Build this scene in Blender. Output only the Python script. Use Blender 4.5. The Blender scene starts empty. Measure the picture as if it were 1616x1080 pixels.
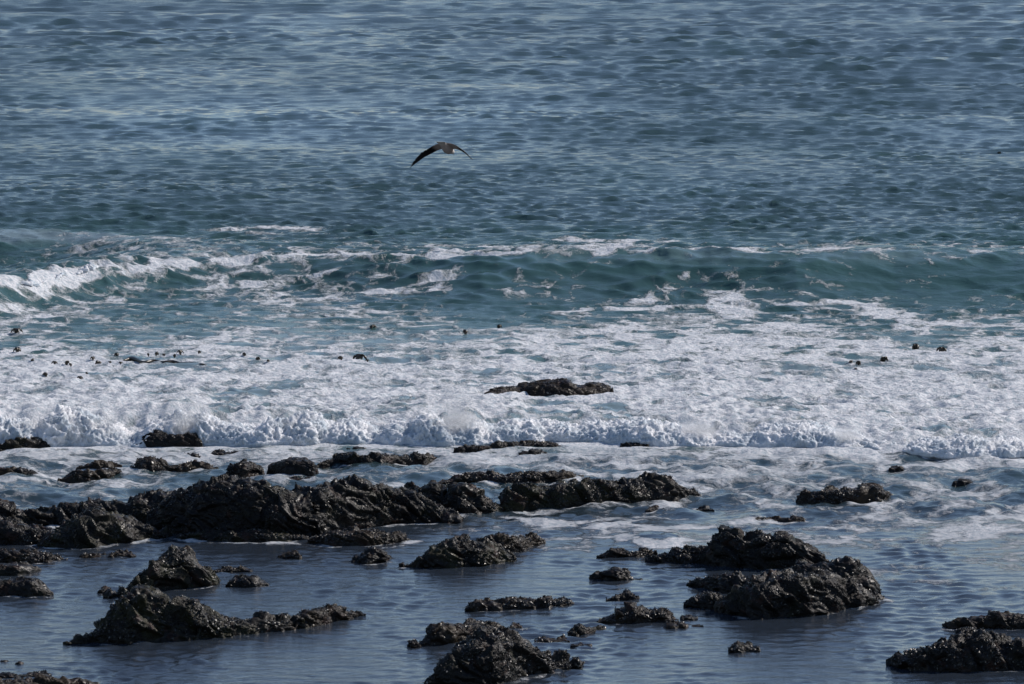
import bpy, math, random
import numpy as np
from mathutils import Vector

# ------------------------------------------------------------------ camera, sky, sun, exposure
scn = bpy.context.scene
CAM_H = 18.0
HFOV = math.radians(12.0)
PITCH = math.radians(6.2)
FPX = 808.0 / math.tan(HFOV / 2)          # focal length in photo pixels (photo 1616 x 1080)

cam_d = bpy.data.cameras.new("camera")
cam = bpy.data.objects.new("camera", cam_d)
scn.collection.objects.link(cam)
cam.location = (0, 0, CAM_H)
cam.rotation_euler = (math.pi / 2 - PITCH, 0, 0)
cam_d.sensor_width = 36.0
cam_d.lens = 18.0 / math.tan(HFOV / 2)
cam_d.clip_start = 1.0
cam_d.clip_end = 60000.0
cam_d.dof.use_dof = True
cam_d.dof.focus_distance = 145.0
cam_d.dof.aperture_fstop = 9.0
scn.camera = cam

SUN_EL = math.radians(37)
SUN_AZ = math.radians(62)                 # clockwise from +Y (the way the camera looks): behind the scene, to the right

world = bpy.data.worlds.new("World")
scn.world = world
world.use_nodes = True
wn = world.node_tree
wn.nodes.clear()
w_out = wn.nodes.new("ShaderNodeOutputWorld")
w_bg = wn.nodes.new("ShaderNodeBackground")
w_sky = wn.nodes.new("ShaderNodeTexSky")
w_sky.sky_type = 'NISHITA'
w_sky.sun_disc = False
w_sky.sun_elevation = SUN_EL
w_sky.sun_rotation = SUN_AZ
w_sky.air_density = 1.0
w_sky.dust_density = 0.15
w_sky.ozone_density = 2.5
w_bg.inputs[1].default_value = 0.088
w_tint = wn.nodes.new("ShaderNodeMix"); w_tint.data_type = 'RGBA'; w_tint.blend_type = 'MULTIPLY'
w_tint.inputs[0].default_value = 1.0
w_tint.inputs[7].default_value = (1.02, 0.97, 0.99, 1)      # even tint: a slightly violet blue sky
wn.links.new(w_sky.outputs[0], w_tint.inputs[6])
wn.links.new(w_tint.outputs[2], w_bg.inputs[0])
wn.links.new(w_bg.outputs[0], w_out.inputs[0])

sun_d = bpy.data.lights.new("sun", 'SUN')
sun_d.energy = 3.5
sun_d.angle = math.radians(0.53)
sun_d.color = (1.0, 0.92, 0.85)
sun = bpy.data.objects.new("sun", sun_d)
scn.collection.objects.link(sun)
sun_dir = Vector((math.sin(SUN_AZ) * math.cos(SUN_EL), math.cos(SUN_AZ) * math.cos(SUN_EL), math.sin(SUN_EL)))
sun.rotation_euler = sun_dir.to_track_quat('Z', 'Y').to_euler()
sun.location = (40, 150, 60)

scn.view_settings.view_transform = 'Standard'
scn.view_settings.look = 'None'
scn.view_settings.exposure = 0.38
scn.view_settings.gamma = 1.0
scn.view_settings.use_curve_mapping = False
scn.render.engine = 'CYCLES'
scn.cycles.use_denoising = True
scn.cycles.denoiser = 'OPENIMAGEDENOISE'
scn.cycles.denoising_input_passes = 'RGB_ALBEDO_NORMAL'
scn.cycles.denoising_prefilter = 'ACCURATE'
scn.cycles.max_bounces = 5
scn.cycles.diffuse_bounces = 2
scn.cycles.glossy_bounces = 2
scn.cycles.volume_bounces = 1
scn.cycles.sample_clamp_indirect = 4.0
scn.cycles.sample_clamp_direct = 3.0

rng = np.random.default_rng(7)
random.seed(7)

# ------------------------------------------------------------------ helpers
SP, CP = math.sin(PITCH), math.cos(PITCH)

def W(px, py, z=0.0):
    """photo pixel -> world point on the level z"""
    px = np.asarray(px, float); py = np.asarray(py, float)
    dx = (px - 808.0) / FPX
    dy = (540.0 - py) / FPX
    vy = CP + dy * SP
    vz = -SP + dy * CP
    t = (z - CAM_H) / vz
    return dx * t, vy * t

def z_at(py, y):
    """height of the sight line of photo row py over the distance y"""
    dy = (540.0 - np.asarray(py, float)) / FPX
    return CAM_H + (-SP + dy * CP) / (CP + dy * SP) * y

def proj(x, y, z=0.0):
    """world -> photo pixel, used to read the traced coverage tables"""
    rz = z - CAM_H
    d = y * CP - rz * SP
    u = y * SP + rz * CP
    return 808.0 + FPX * x / d, 540.0 - FPX * u / d

def smooth(a, b, x):
    t = np.clip((x - a) / (b - a), 0, 1)
    return t * t * (3 - 2 * t)

PERM = rng.permutation(512).astype(np.int64)
PERM = np.concatenate([PERM, PERM, PERM])
GR = rng.normal(size=(512, 3)); GR /= np.linalg.norm(GR, axis=1)[:, None]
GR = GR.astype(np.float32)
RND = rng.random((512, 4)).astype(np.float32)

def hsh(i, j, k):
    return PERM[PERM[PERM[i & 511] + (j & 511)] + (k & 511)] & 511

def perlin3(x, y, z):
    xi = np.floor(x).astype(np.int64); yi = np.floor(y).astype(np.int64); zi = np.floor(z).astype(np.int64)
    xf = (x - xi).astype(np.float32); yf = (y - yi).astype(np.float32); zf = (z - zi).astype(np.float32)
    u = xf * xf * xf * (xf * (xf * 6 - 15) + 10); v = yf * yf * yf * (yf * (yf * 6 - 15) + 10); w = zf * zf * zf * (zf * (zf * 6 - 15) + 10)
    out = 0
    for a in (0, 1):
        wa = u if a else 1 - u
        for b in (0, 1):
            wb = v if b else 1 - v
            for c in (0, 1):
                wc = w if c else 1 - w
                g = GR[hsh(xi + a, yi + b, zi + c)]
                out = out + wa * wb * wc * (g[..., 0] * (xf - a) + g[..., 1] * (yf - b) + g[..., 2] * (zf - c))
    return out * 1.5

GR2 = np.stack([np.cos(np.arange(512) * 2.399), np.sin(np.arange(512) * 2.399)], 1).astype(np.float32)

def perlin2(x, y, s=0):
    xi = np.floor(x).astype(np.int64); yi = np.floor(y).astype(np.int64)
    xf = (x - xi).astype(np.float32); yf = (y - yi).astype(np.float32)
    u = xf * xf * xf * (xf * (xf * 6 - 15) + 10); v = yf * yf * yf * (yf * (yf * 6 - 15) + 10)
    out = 0
    for a in (0, 1):
        wa = u if a else 1 - u
        for b in (0, 1):
            wb = v if b else 1 - v
            g = GR2[PERM[PERM[(xi + a + s * 37) & 511] + ((yi + b + s * 91) & 511)] & 511]
            out = out + wa * wb * (g[..., 0] * (xf - a) + g[..., 1] * (yf - b))
    return out * 1.4

def fbm2(x, y, oct=4, s=0, gain=0.5):
    o = 0; a = 1.0; f = 1.0
    for i in range(oct):
        o = o + a * perlin2(x * f + 13.7 * i, y * f - 7.1 * i, s + i); a *= gain; f *= 2.03
    return o

def worley3(P):
    """F1, F2 and a random value of the nearest cell"""
    I = np.floor(P).astype(np.int64)
    n = len(P)
    f1 = np.full(n, 9.0, np.float32); f2 = f1.copy(); cid = np.zeros(n, np.int64)
    for a in (-1, 0, 1):
        for b in (-1, 0, 1):
            for c in (-1, 0, 1):
                h = hsh(I[:, 0] + a, I[:, 1] + b, I[:, 2] + c)
                q = (I + (a, b, c)) + RND[h, :3] - P
                d = np.sqrt((q * q).sum(1)).astype(np.float32)
                near = d < f1
                f2 = np.where(near, f1, np.minimum(f2, d))
                cid = np.where(near, h, cid)
                f1 = np.where(near, d, f1)
    return f1, f2, RND[cid, 3]

def grid_faces(nr, nc):
    i = np.arange(nr - 1)[:, None] * nc + np.arange(nc - 1)[None, :]
    return np.stack([i, i + 1, i + nc + 1, i + nc], -1).reshape(-1, 4)

def mesh_from(name, verts, faces, smooth_shade=True):
    verts = np.asarray(verts, np.float32); faces = np.asarray(faces, np.int32)
    k = faces.shape[1]
    me = bpy.data.meshes.new(name)
    me.vertices.add(len(verts)); me.vertices.foreach_set("co", verts.ravel())
    me.loops.add(faces.size); me.loops.foreach_set("vertex_index", faces.ravel())
    me.polygons.add(len(faces))
    me.polygons.foreach_set("loop_start", np.arange(0, faces.size, k, dtype=np.int32))
    me.polygons.foreach_set("loop_total", np.full(len(faces), k, np.int32))
    me.update(calc_edges=True)
    me.polygons.foreach_set("use_smooth", np.full(len(faces), smooth_shade, bool))
    return me

def add_colors(me, name, cols):
    at = me.attributes.new(name, 'FLOAT_COLOR', 'POINT')
    c = np.ones((len(me.vertices), 4), np.float32)
    c[:, :cols.shape[1]] = cols
    at.data.foreach_set("color", c.ravel())

def link(name, me, mat=None, parent=None, label=None, cat=None, group=None, kind=None):
    o = bpy.data.objects.new(name, me)
    scn.collection.objects.link(o)
    if mat is not None and me is not None: me.materials.append(mat)
    if parent is not None: o.parent = parent
    if label: o["label"] = label
    if cat: o["category"] = cat
    if group: o["group"] = group
    if kind: o["kind"] = kind
    return o

# ------------------------------------------------------------------ materials
class NT:
    def __init__(s, name):
        s.m = bpy.data.materials.new(name); s.m.use_nodes = True
        s.t = s.m.node_tree; s.t.nodes.clear()
        s.out = s.n("OutputMaterial")
    def n(s, typ, **kw):
        nd = s.t.nodes.new("ShaderNode" + typ)
        for k, v in kw.items():
            if k.startswith("i_"):
                nd.inputs[k[2:]].default_value = v
            else: setattr(nd, k, v)
        return nd
    def l(s, a, b): s.t.links.new(a, b)
    def math(s, op, a, b=None, clamp=False):
        nd = s.n("Math", operation=op); nd.use_clamp = clamp
        for i, v in enumerate((a, b)):
            if v is None: continue
            if isinstance(v, (int, float)): nd.inputs[i].default_value = v
            else: s.l(v, nd.inputs[i])
        return nd.outputs[0]
    def mix(s, f, a, b):
        nd = s.n("Mix", data_type='RGBA')
        for sock, v in ((nd.inputs[0], f), (nd.inputs[6], a), (nd.inputs[7], b)):
            if isinstance(v, (int, float)): sock.default_value = v
            elif isinstance(v, tuple): sock.default_value = (*v, 1) if len(v) == 3 else v
            else: s.l(v, sock)
        return nd.outputs[2]
    def ramp(s, v, lo, hi, a=0.0, b=1.0):
        nd = s.n("MapRange", interpolation_type='SMOOTHSTEP')
        s.l(v, nd.inputs[0])
        for i, q in ((1, lo), (2, hi), (3, a), (4, b)):
            if isinstance(q, (int, float)): nd.inputs[i].default_value = q
            else: s.l(q, nd.inputs[i])
        return nd.outputs[0]
    def noise(s, vec, scale, detail=4, rough=0.55, dist=0.0, dims='3D'):
        nd = s.n("TexNoise", noise_dimensions=dims)
        nd.inputs["Scale"].default_value = scale; nd.inputs["Detail"].default_value = detail
        nd.inputs["Roughness"].default_value = rough; nd.inputs["Distortion"].default_value = dist
        s.l(vec, nd.inputs["Vector"])
        return nd.outputs[0]
    def mapping(s, vec, scale=(1, 1, 1), rot=(0, 0, 0)):
        nd = s.n("Mapping"); nd.inputs["Scale"].default_value = scale; nd.inputs["Rotation"].default_value = rot
        s.l(vec, nd.inputs["Vector"])
        return nd.outputs[0]

def sea_material():
    s = NT("sea_water")
    geo = s.n("NewGeometry").outputs["Position"]
    at = s.n("Attribute", attribute_name="sea_mix")
    sep = s.n("SeparateColor"); s.l(at.outputs["Color"], sep.inputs[0])
    foam, aer, rip = sep.outputs[0], sep.outputs[1], sep.outputs[2]
    flat = s.mapping(geo, (1, 1, 0.0))
    # foam pattern: patchy noise mixed with a lace of thin lines
    warp = s.n("TexNoise"); warp.inputs["Scale"].default_value = 0.7; warp.inputs["Detail"].default_value = 4
    s.l(flat, warp.inputs["Vector"])
    wv = s.n("VectorMath", operation='MULTIPLY_ADD'); s.l(warp.outputs["Color"], wv.inputs[0]); wv.inputs[1].default_value = (1.8, 1.8, 0); s.l(flat, wv.inputs[2])
    n1 = s.noise(wv.outputs[0], 0.7, 8, 0.68)
    n2 = s.noise(flat, 4.2, 6, 0.7)
    vo = s.n("TexVoronoi", feature='DISTANCE_TO_EDGE'); vo.inputs["Scale"].default_value = 0.62; s.l(wv.outputs[0], vo.inputs["Vector"])
    vo2 = s.n("TexVoronoi", feature='DISTANCE_TO_EDGE'); vo2.inputs["Scale"].default_value = 2.3; s.l(wv.outputs[0], vo2.inputs["Vector"])
    lace = s.math('SUBTRACT', 1.0, s.math('MULTIPLY', vo.outputs[0], 2.6), True)
    lace2 = s.math('SUBTRACT', 1.0, s.math('MULTIPLY', vo2.outputs[0], 2.6), True)
    pat = s.math('ADD', s.math('MULTIPLY', n1, 1.05), s.math('MULTIPLY', n2, 0.46))      # centre about 0.75
    pat = s.math('ADD', pat, s.math('MULTIPLY', lace, 0.34))
    pat = s.math('ADD', pat, s.math('MULTIPLY', lace2, 0.14))
    th = s.math('SUBTRACT', 1.34, s.math('MULTIPLY', foam, 0.58))
    mask = s.ramp(s.math('SUBTRACT', pat, th), -0.06, 0.19)
    mask = s.math('MULTIPLY', mask, s.ramp(foam, 0.06, 0.20))
    mask = s.math('MULTIPLY', mask, at.outputs['Alpha'])
    # water colours: clear deep water to milky with air; swell teal paints light shining through
    deep = s.mix(aer, (0.022, 0.030, 0.042), (0.044, 0.108, 0.100))
    milky = s.ramp(aer, 0.75, 1.0)
    body = s.mix(milky, deep, (0.155, 0.215, 0.235))
    # foam: fresh foam white, thin foam lets the water through
    thin = s.noise(flat, 6.5, 5, 0.6)
    fcol = s.mix(s.ramp(thin, 0.32, 0.62), (0.36, 0.42, 0.46), (0.68, 0.68, 0.69))
    col = s.mix(mask, body, fcol)
    rough = s.math('ADD', s.math('MULTIPLY', mask, 0.75), s.math('ADD', 0.05, s.math('MULTIPLY', rip, 0.14)))
    # ripples
    rp = s.mapping(geo, (0.75, 1.5, 1.0), (0, 0, math.radians(14)))
    b1 = s.noise(rp, 2.2, 5, 0.6, 0.3)
    b2 = s.noise(s.mapping(geo, (1, 1, 1)), 9.0, 5, 0.65)
    hgt = s.math('ADD', s.math('MULTIPLY', s.math('MULTIPLY', b1, rip), 0.10),
                 s.math('ADD', s.math('MULTIPLY', s.math('MULTIPLY', b2, mask), 0.07), s.math('MULTIPLY', mask, 0.03)))
    bp = s.n("Bump"); bp.inputs["Strength"].default_value = 1.0; bp.inputs["Distance"].default_value = 1.0
    s.l(hgt, bp.inputs["Height"])
    p = s.n("BsdfPrincipled"); p.inputs["IOR"].default_value = 1.333
    s.l(col, p.inputs["Base Color"]); s.l(rough, p.inputs["Roughness"]); s.l(bp.outputs[0], p.inputs["Normal"])
    s.l(s.math('SUBTRACT', 0.5, s.math('MULTIPLY', mask, 0.4)), p.inputs["Specular IOR Level"])
    s.l(p.outputs[0], s.out.inputs[0])
    return s.m

def foam_material():
    s = NT("fresh_foam")
    geo = s.n("NewGeometry").outputs["Position"]
    n = s.noise(geo, 1.6, 6, 0.6)
    n2 = s.noise(geo, 14, 5, 0.65)
    c = s.mix(s.ramp(n, 0.36, 0.62), (0.42, 0.48, 0.53), (0.73, 0.735, 0.745))  # blue-grey patches put shade into the foam colour
    bp = s.n("Bump"); bp.inputs["Distance"].default_value = 0.06; s.l(n2, bp.inputs["Height"])
    p = s.n("BsdfPrincipled"); p.inputs["Roughness"].default_value = 0.7; p.inputs["Specular IOR Level"].default_value = 0.15
    p.inputs["Subsurface Weight"].default_value = 1.0; p.inputs["Subsurface Radius"].default_value = (1, 1, 1); p.inputs["Subsurface Scale"].default_value = 0.06
    s.l(c, p.inputs["Base Color"]); s.l(bp.outputs[0], p.inputs["Normal"])
    s.l(p.outputs[0], s.out.inputs[0])
    return s.m

def rock_material(name, base, weed, weed_amt):
    s = NT(name)
    geo = s.n("NewGeometry").outputs["Position"]
    n = s.noise(geo, 1.3, 6, 0.6, 0.4)
    nf = s.noise(geo, 11, 6, 0.65)
    c = s.mix(s.ramp(nf, 0.35, 0.7), tuple(q * 0.6 for q in base), tuple(q * 1.5 for q in base))
    c = s.mix(s.ramp(n, 0.62 - weed_amt * 0.3, 0.78 - weed_amt * 0.25), c, weed)
    n3 = s.noise(geo, 2.9, 5, 0.6)
    c = s.mix(s.ramp(n3, 0.55, 0.66), c, (0.022, 0.011, 0.008))
    vo = s.n("TexVoronoi"); vo.inputs["Scale"].default_value = 17.0; s.l(geo, vo.inputs["Vector"])
    h = s.math('ADD', s.math('MULTIPLY', nf, 0.05), s.math('MULTIPLY', vo.outputs[0], -0.035))
    h = s.math('MULTIPLY', h, s.ramp(s.noise(geo, 0.9, 3), 0.42, 0.58, 0.25, 1.0))
    bp = s.n("Bump"); bp.inputs["Distance"].default_value = 1.0; bp.inputs["Strength"].default_value = 0.8; s.l(h, bp.inputs["Height"])
    p = s.n("BsdfPrincipled"); s.l(c, p.inputs["Base Color"]); s.l(bp.outputs[0], p.inputs["Normal"])
    s.l(s.ramp(s.noise(geo, 5.0, 4), 0.35, 0.65, 0.34, 0.70), p.inputs["Roughness"])
    p.inputs["Specular IOR Level"].default_value = 0.20
    s.l(p.outputs[0], s.out.inputs[0])
    return s.m

def attr_material(name, rough):
    s = NT(name)
    at = s.n("Attribute", attribute_name="tone")
    geo = s.n("NewGeometry").outputs["Position"]
    c = s.mix(s.ramp(s.noise(geo, 30, 3), 0.3, 0.7, 0.0, 0.5), at.outputs["Color"], (0.02, 0.02, 0.02))
    p = s.n("BsdfPrincipled"); s.l(c, p.inputs["Base Color"])
    p.inputs["Roughness"].default_value = rough
    s.l(p.outputs[0], s.out.inputs[0])
    return s.m

def plain_material(name, a, b, rough, scale=20):
    s = NT(name)
    geo = s.n("TexCoord").outputs["Object"]
    c = s.mix(s.ramp(s.noise(geo, scale, 4), 0.35, 0.65), a, b)
    p = s.n("BsdfPrincipled"); s.l(c, p.inputs["Base Color"]); p.inputs["Roughness"].default_value = rough
    s.l(p.outputs[0], s.out.inputs[0])
    return s.m

M_SEA = sea_material()
M_FOAM = foam_material()
M_ROCK = {'dark': rock_material("wet_dark_rock", (0.0065, 0.0060, 0.0058), (0.012, 0.0115, 0.0055), 0.35),
          'green': rock_material("algae_rock", (0.0075, 0.007, 0.006), (0.016, 0.016, 0.0065), 0.7),
          'brown': rock_material("shell_brown_rock", (0.011, 0.0080, 0.0062), (0.020, 0.0135, 0.0065), 0.6)}
M_SHELL = attr_material("shell_crust", 0.42)
M_KELP = plain_material("kelp_brown", (0.018, 0.013, 0.007), (0.040, 0.028, 0.012), 0.35)

# ------------------------------------------------------------------ the sea
def curve(pts, z=0.0):
    """traced polyline -> function y(x) in metres"""
    x, y = W([p[0] for p in pts], [p[1] for p in pts], z)
    o = np.argsort(x)
    return lambda q: np.interp(q, x[o], y[o])

MAIN_H = 1.45
MAIN = curve([(-700, 430), (-200, 452), (0, 432), (120, 412), (220, 402), (340, 396), (480, 394), (640, 401), (760, 406), (900, 404), (1000, 406), (1100, 404),
              (1250, 408), (1400, 402), (1616, 404), (2200, 402)], MAIN_H * 0.8)
MAIN_A = curve([(0, 0)] * 1, 0) if False else None
def main_amp(x):
    xs, _ = W([-600, 0, 150, 330, 520, 640, 760, 880, 1000, 1300, 1616, 2300], [430] * 12)
    return np.interp(x, xs, [0.7, 0.75, 0.75, 0.7, 0.68, 0.74, 0.84, 0.95, 1.0, 1.0, 0.9, 0.8])
SECOND = curve([(-700, 380), (-100, 372), (100, 373), (240, 384), (380, 388), (700, 384), (2200, 376)], 0.7)
FOOT = [(-900, 712), (-200, 709), (0, 709), (100, 707), (200, 705), (300, 704), (400, 703), (500, 702), (600, 703), (700, 703), (800, 699), (900, 698), (1000, 702),
        (1100, 704), (1200, 706), (1300, 710), (1400, 715), (1500, 719), (1616, 722), (1850, 726), (2500, 730)]
BORE = curve(FOOT)
def bore_h(x):
    xs, _ = W([-900, 0, 100, 200, 260, 330, 450, 600, 690, 760, 850, 1000, 1080, 1200, 1300, 1420, 1500, 1616, 1800, 2500], [700] * 20)
    return np.interp(x, xs, [.9, 1.05, 1.0, .95, 1.15, .85, .8, .72, .9, .95, .58, .52, .62, .52, .5, .36, .38, .42, .4, .4])

COV_X = np.array([-600, 0, 200, 400, 600, 800, 1000, 1200, 1400, 1616, 2300.])
COV = [  # photo row, foam cover along it
    (330, [0] * 11), (355, [0, 0, .05, .12, .05, 0, .05, .05, 0, 0, 0]), (368, [0, 0, .06, .30, .12, 0, .1, .06, 0, .05, .05]),
    (384, [0, 0, .02, .18, .16, .12, .30, .1, .05, .06, .05]), (400, [0, .02, .1, .42, .42, .42, .36, .28, .28, .32, .3]),
    (412, [.2, .05, .3, .36, .34, .2, .16, .16, .22, .3, .3]), (432, [.3, .26, .36, .34, .3, .18, .08, .12, .14, .14, .14]),
    (455, [.3, .16, .38, .42, .36, .2, .12, .2, .14, .16, .2]), (478, [.3, .22, .34, .40, .30, .16, .24, .42, .30, .18, .2]),
    (500, [.3, .36, .40, .40, .32, .22, .52, .60, .50, .24, .3]), (520, [.4, .40, .44, .40, .34, .32, .62, .64, .52, .4, .4]),
    (540, [.5, .50, .48, .48, .48, .54, .70, .66, .60, .58, .6]), (560, [.6, .60, .58, .58, .62, .74, .80, .72, .70, .68, .7]),
    (585, [.8, .78, .78, .74, .76, .80, .80, .76, .76, .72, .7]), (620, [.8, .74, .74, .74, .78, .76, .80, .78, .78, .74, .8]),
    (660, [.8] * 11), (700, [.85] * 11), (714, [.72, .74, .76, .70, .70, .76, .76, .74, .78, .8, .8]),
    (732, [.5, .48, .54, .48, .45, .50, .56, .58, .58, .56, .6]), (760, [.42, .40, .44, .38, .36, .42, .54, .58, .44, .42, .4]),
    (790, [.42, .42, .4, .26, .16, .22, .48, .56, .42, .44, .5]), (818, [.1, .08, .08, .08, .12, .32, .42, .34, .36, .46, .4]),
    (845, [0, 0, 0, 0, .02, .14, .36, .24, .36, .42, .4]), (875, [0, 0, 0, 0, 0, .06, .14, .14, .26, .28, .3]),
    (905, [0, 0, 0, .02, .02, .04, .1, .12, .2, .22, .2]), (950, [0, 0, 0, 0, 0, 0, .03, .03, .05, .05, .05]), (1010, [0] * 11), (1080, [0] * 11)]
COV_Y = np.array([c[0] for c in COV], float)
COV_V = np.array([c[1] for c in COV], float)

def table(px, py, X, Y, V):
    ix = np.clip(np.searchsorted(X, px) - 1, 0, len(X) - 2); iy = np.clip(np.searchsorted(Y, py) - 1, 0, len(Y) - 2)
    fx = np.clip((px - X[ix]) / (X[ix + 1] - X[ix]), 0, 1); fy = np.clip((py - Y[iy]) / (Y[iy + 1] - Y[iy]), 0, 1)
    return (V[iy, ix] * (1 - fx) * (1 - fy) + V[iy, ix + 1] * fx * (1 - fy) + V[iy + 1, ix] * (1 - fx) * fy + V[iy + 1, ix + 1] * fx * fy)

# lines of foam seen on the water: (points, half width in m, strength)
STREAKS = [
    ([(-80, 466), (0, 457), (60, 442), (110, 430), (150, 421), (210, 416), (270, 415), (330, 413), (380, 414), (420, 409), (470, 401), (530, 402)], .55, 1.0),
    ([(560, 403), (620, 406), (700, 406), (740, 403)], .7, .95),
    ([(815, 404), (850, 408), (890, 404), (925, 406), (990, 402), (1040, 396)], .9, 1.0),
    ([(910, 379), (960, 382), (1040, 381)], .7, .85), ([(395, 362), (430, 360), (465, 363)], 1.0, .8),
    ([(1180, 401), (1240, 404), (1310, 405)], .6, .85), ([(1320, 412), (1345, 418), (1322, 432), (1310, 448)], .8, .35),
    ([(1570, 402), (1640, 400)], .8, .9), ([(1400, 412), (1450, 418), (1490, 415)], .6, .7),
    ([(650, 448), (690, 438), (720, 425)], .5, .85), ([(560, 460), (610, 457), (700, 458)], .5, .85),
    ([(825, 438), (850, 430), (865, 432), (850, 440)], .8, .85), ([(810, 450), (850, 458), (880, 462)], .7, .35),
    ([(1005, 478), (1020, 466), (1060, 452), (1090, 450), (1125, 455), (1155, 474), (1180, 462)], .5, 1.0),
    ([(1155, 474), (1170, 480), (1150, 492)], .5, 1.0), ([(1250, 458), (1290, 464), (1262, 478)], .4, .8),
    ([(870, 500), (930, 490), (1010, 488), (1120, 484), (1230, 480), (1330, 478), (1365, 482), (1390, 496), (1430, 505)], .6, 1.0),
    ([(700, 815), (780, 812), (860, 822), (930, 832), (1010, 822)], .3, .9), ([(960, 846), (1000, 852), (1050, 862), (1085, 856)], .35, 1.1),
    ([(975, 838), (1030, 834), (1100, 832), (1180, 820)], .4, .8), ([(1190, 770), (1195, 800), (1130, 812)], .8, .45),
    ([(1350, 826), (1400, 830), (1470, 822)], .8, .35), ([(1480, 850), (1560, 838), (1630, 836)], 1.0, .4),
    ([(0, 800), (40, 806)], .4, .4), ([(470, 858), (560, 866), (650, 858)], .15, .35),
]

def seg_dist(x, y, pts):
    d = np.full(x.shape, 1e9)
    for (ax, ay), (bx, by) in zip(pts[:-1], pts[1:]):
        vx, vy = bx - ax, by - ay
        t = np.clip(((x - ax) * vx + (y - ay) * vy) / (vx * vx + vy * vy), 0, 1)
        d = np.minimum(d, np.hypot((x - ax - t * vx) * 0.6, y - ay - t * vy))
    return d

WAVES = []
_r = np.random.default_rng(21)
for _ in range(140):
    lam = min(5.5, max(0.6, math.exp(_r.normal(math.log(1.1), 0.45))))
    th = math.radians(_r.normal(-6, 27))
    WAVES.append((lam, th, _r.uniform(0, 6.283), 0.030 * lam / 6.283 * (1.3 / lam) ** 0.7 * _r.uniform(.6, 1.4)))
POOL = [(math.exp(_r.uniform(math.log(.24), math.log(.9))), math.radians(_r.normal(10, 40)), _r.uniform(0, 6.283)) for _ in range(36)]
FAR = [(_r.uniform(2.2, 4.6), math.radians(_r.normal(-4, 24)), _r.uniform(0, 6.283)) for _ in range(44)]
SWELL = [(_r.uniform(22, 48), math.radians(_r.normal(0, 8)), _r.uniform(0, 6.283), _r.uniform(.09, .17)) for _ in range(6)]

def swell_shape(d, back, front):
    """height of a steepening wave; d > 0 is the shoreward side of the crest"""
    return np.where(d < 0, np.exp(-(d / back) ** 2), np.exp(-np.abs(d / front) ** 2.2))

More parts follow.
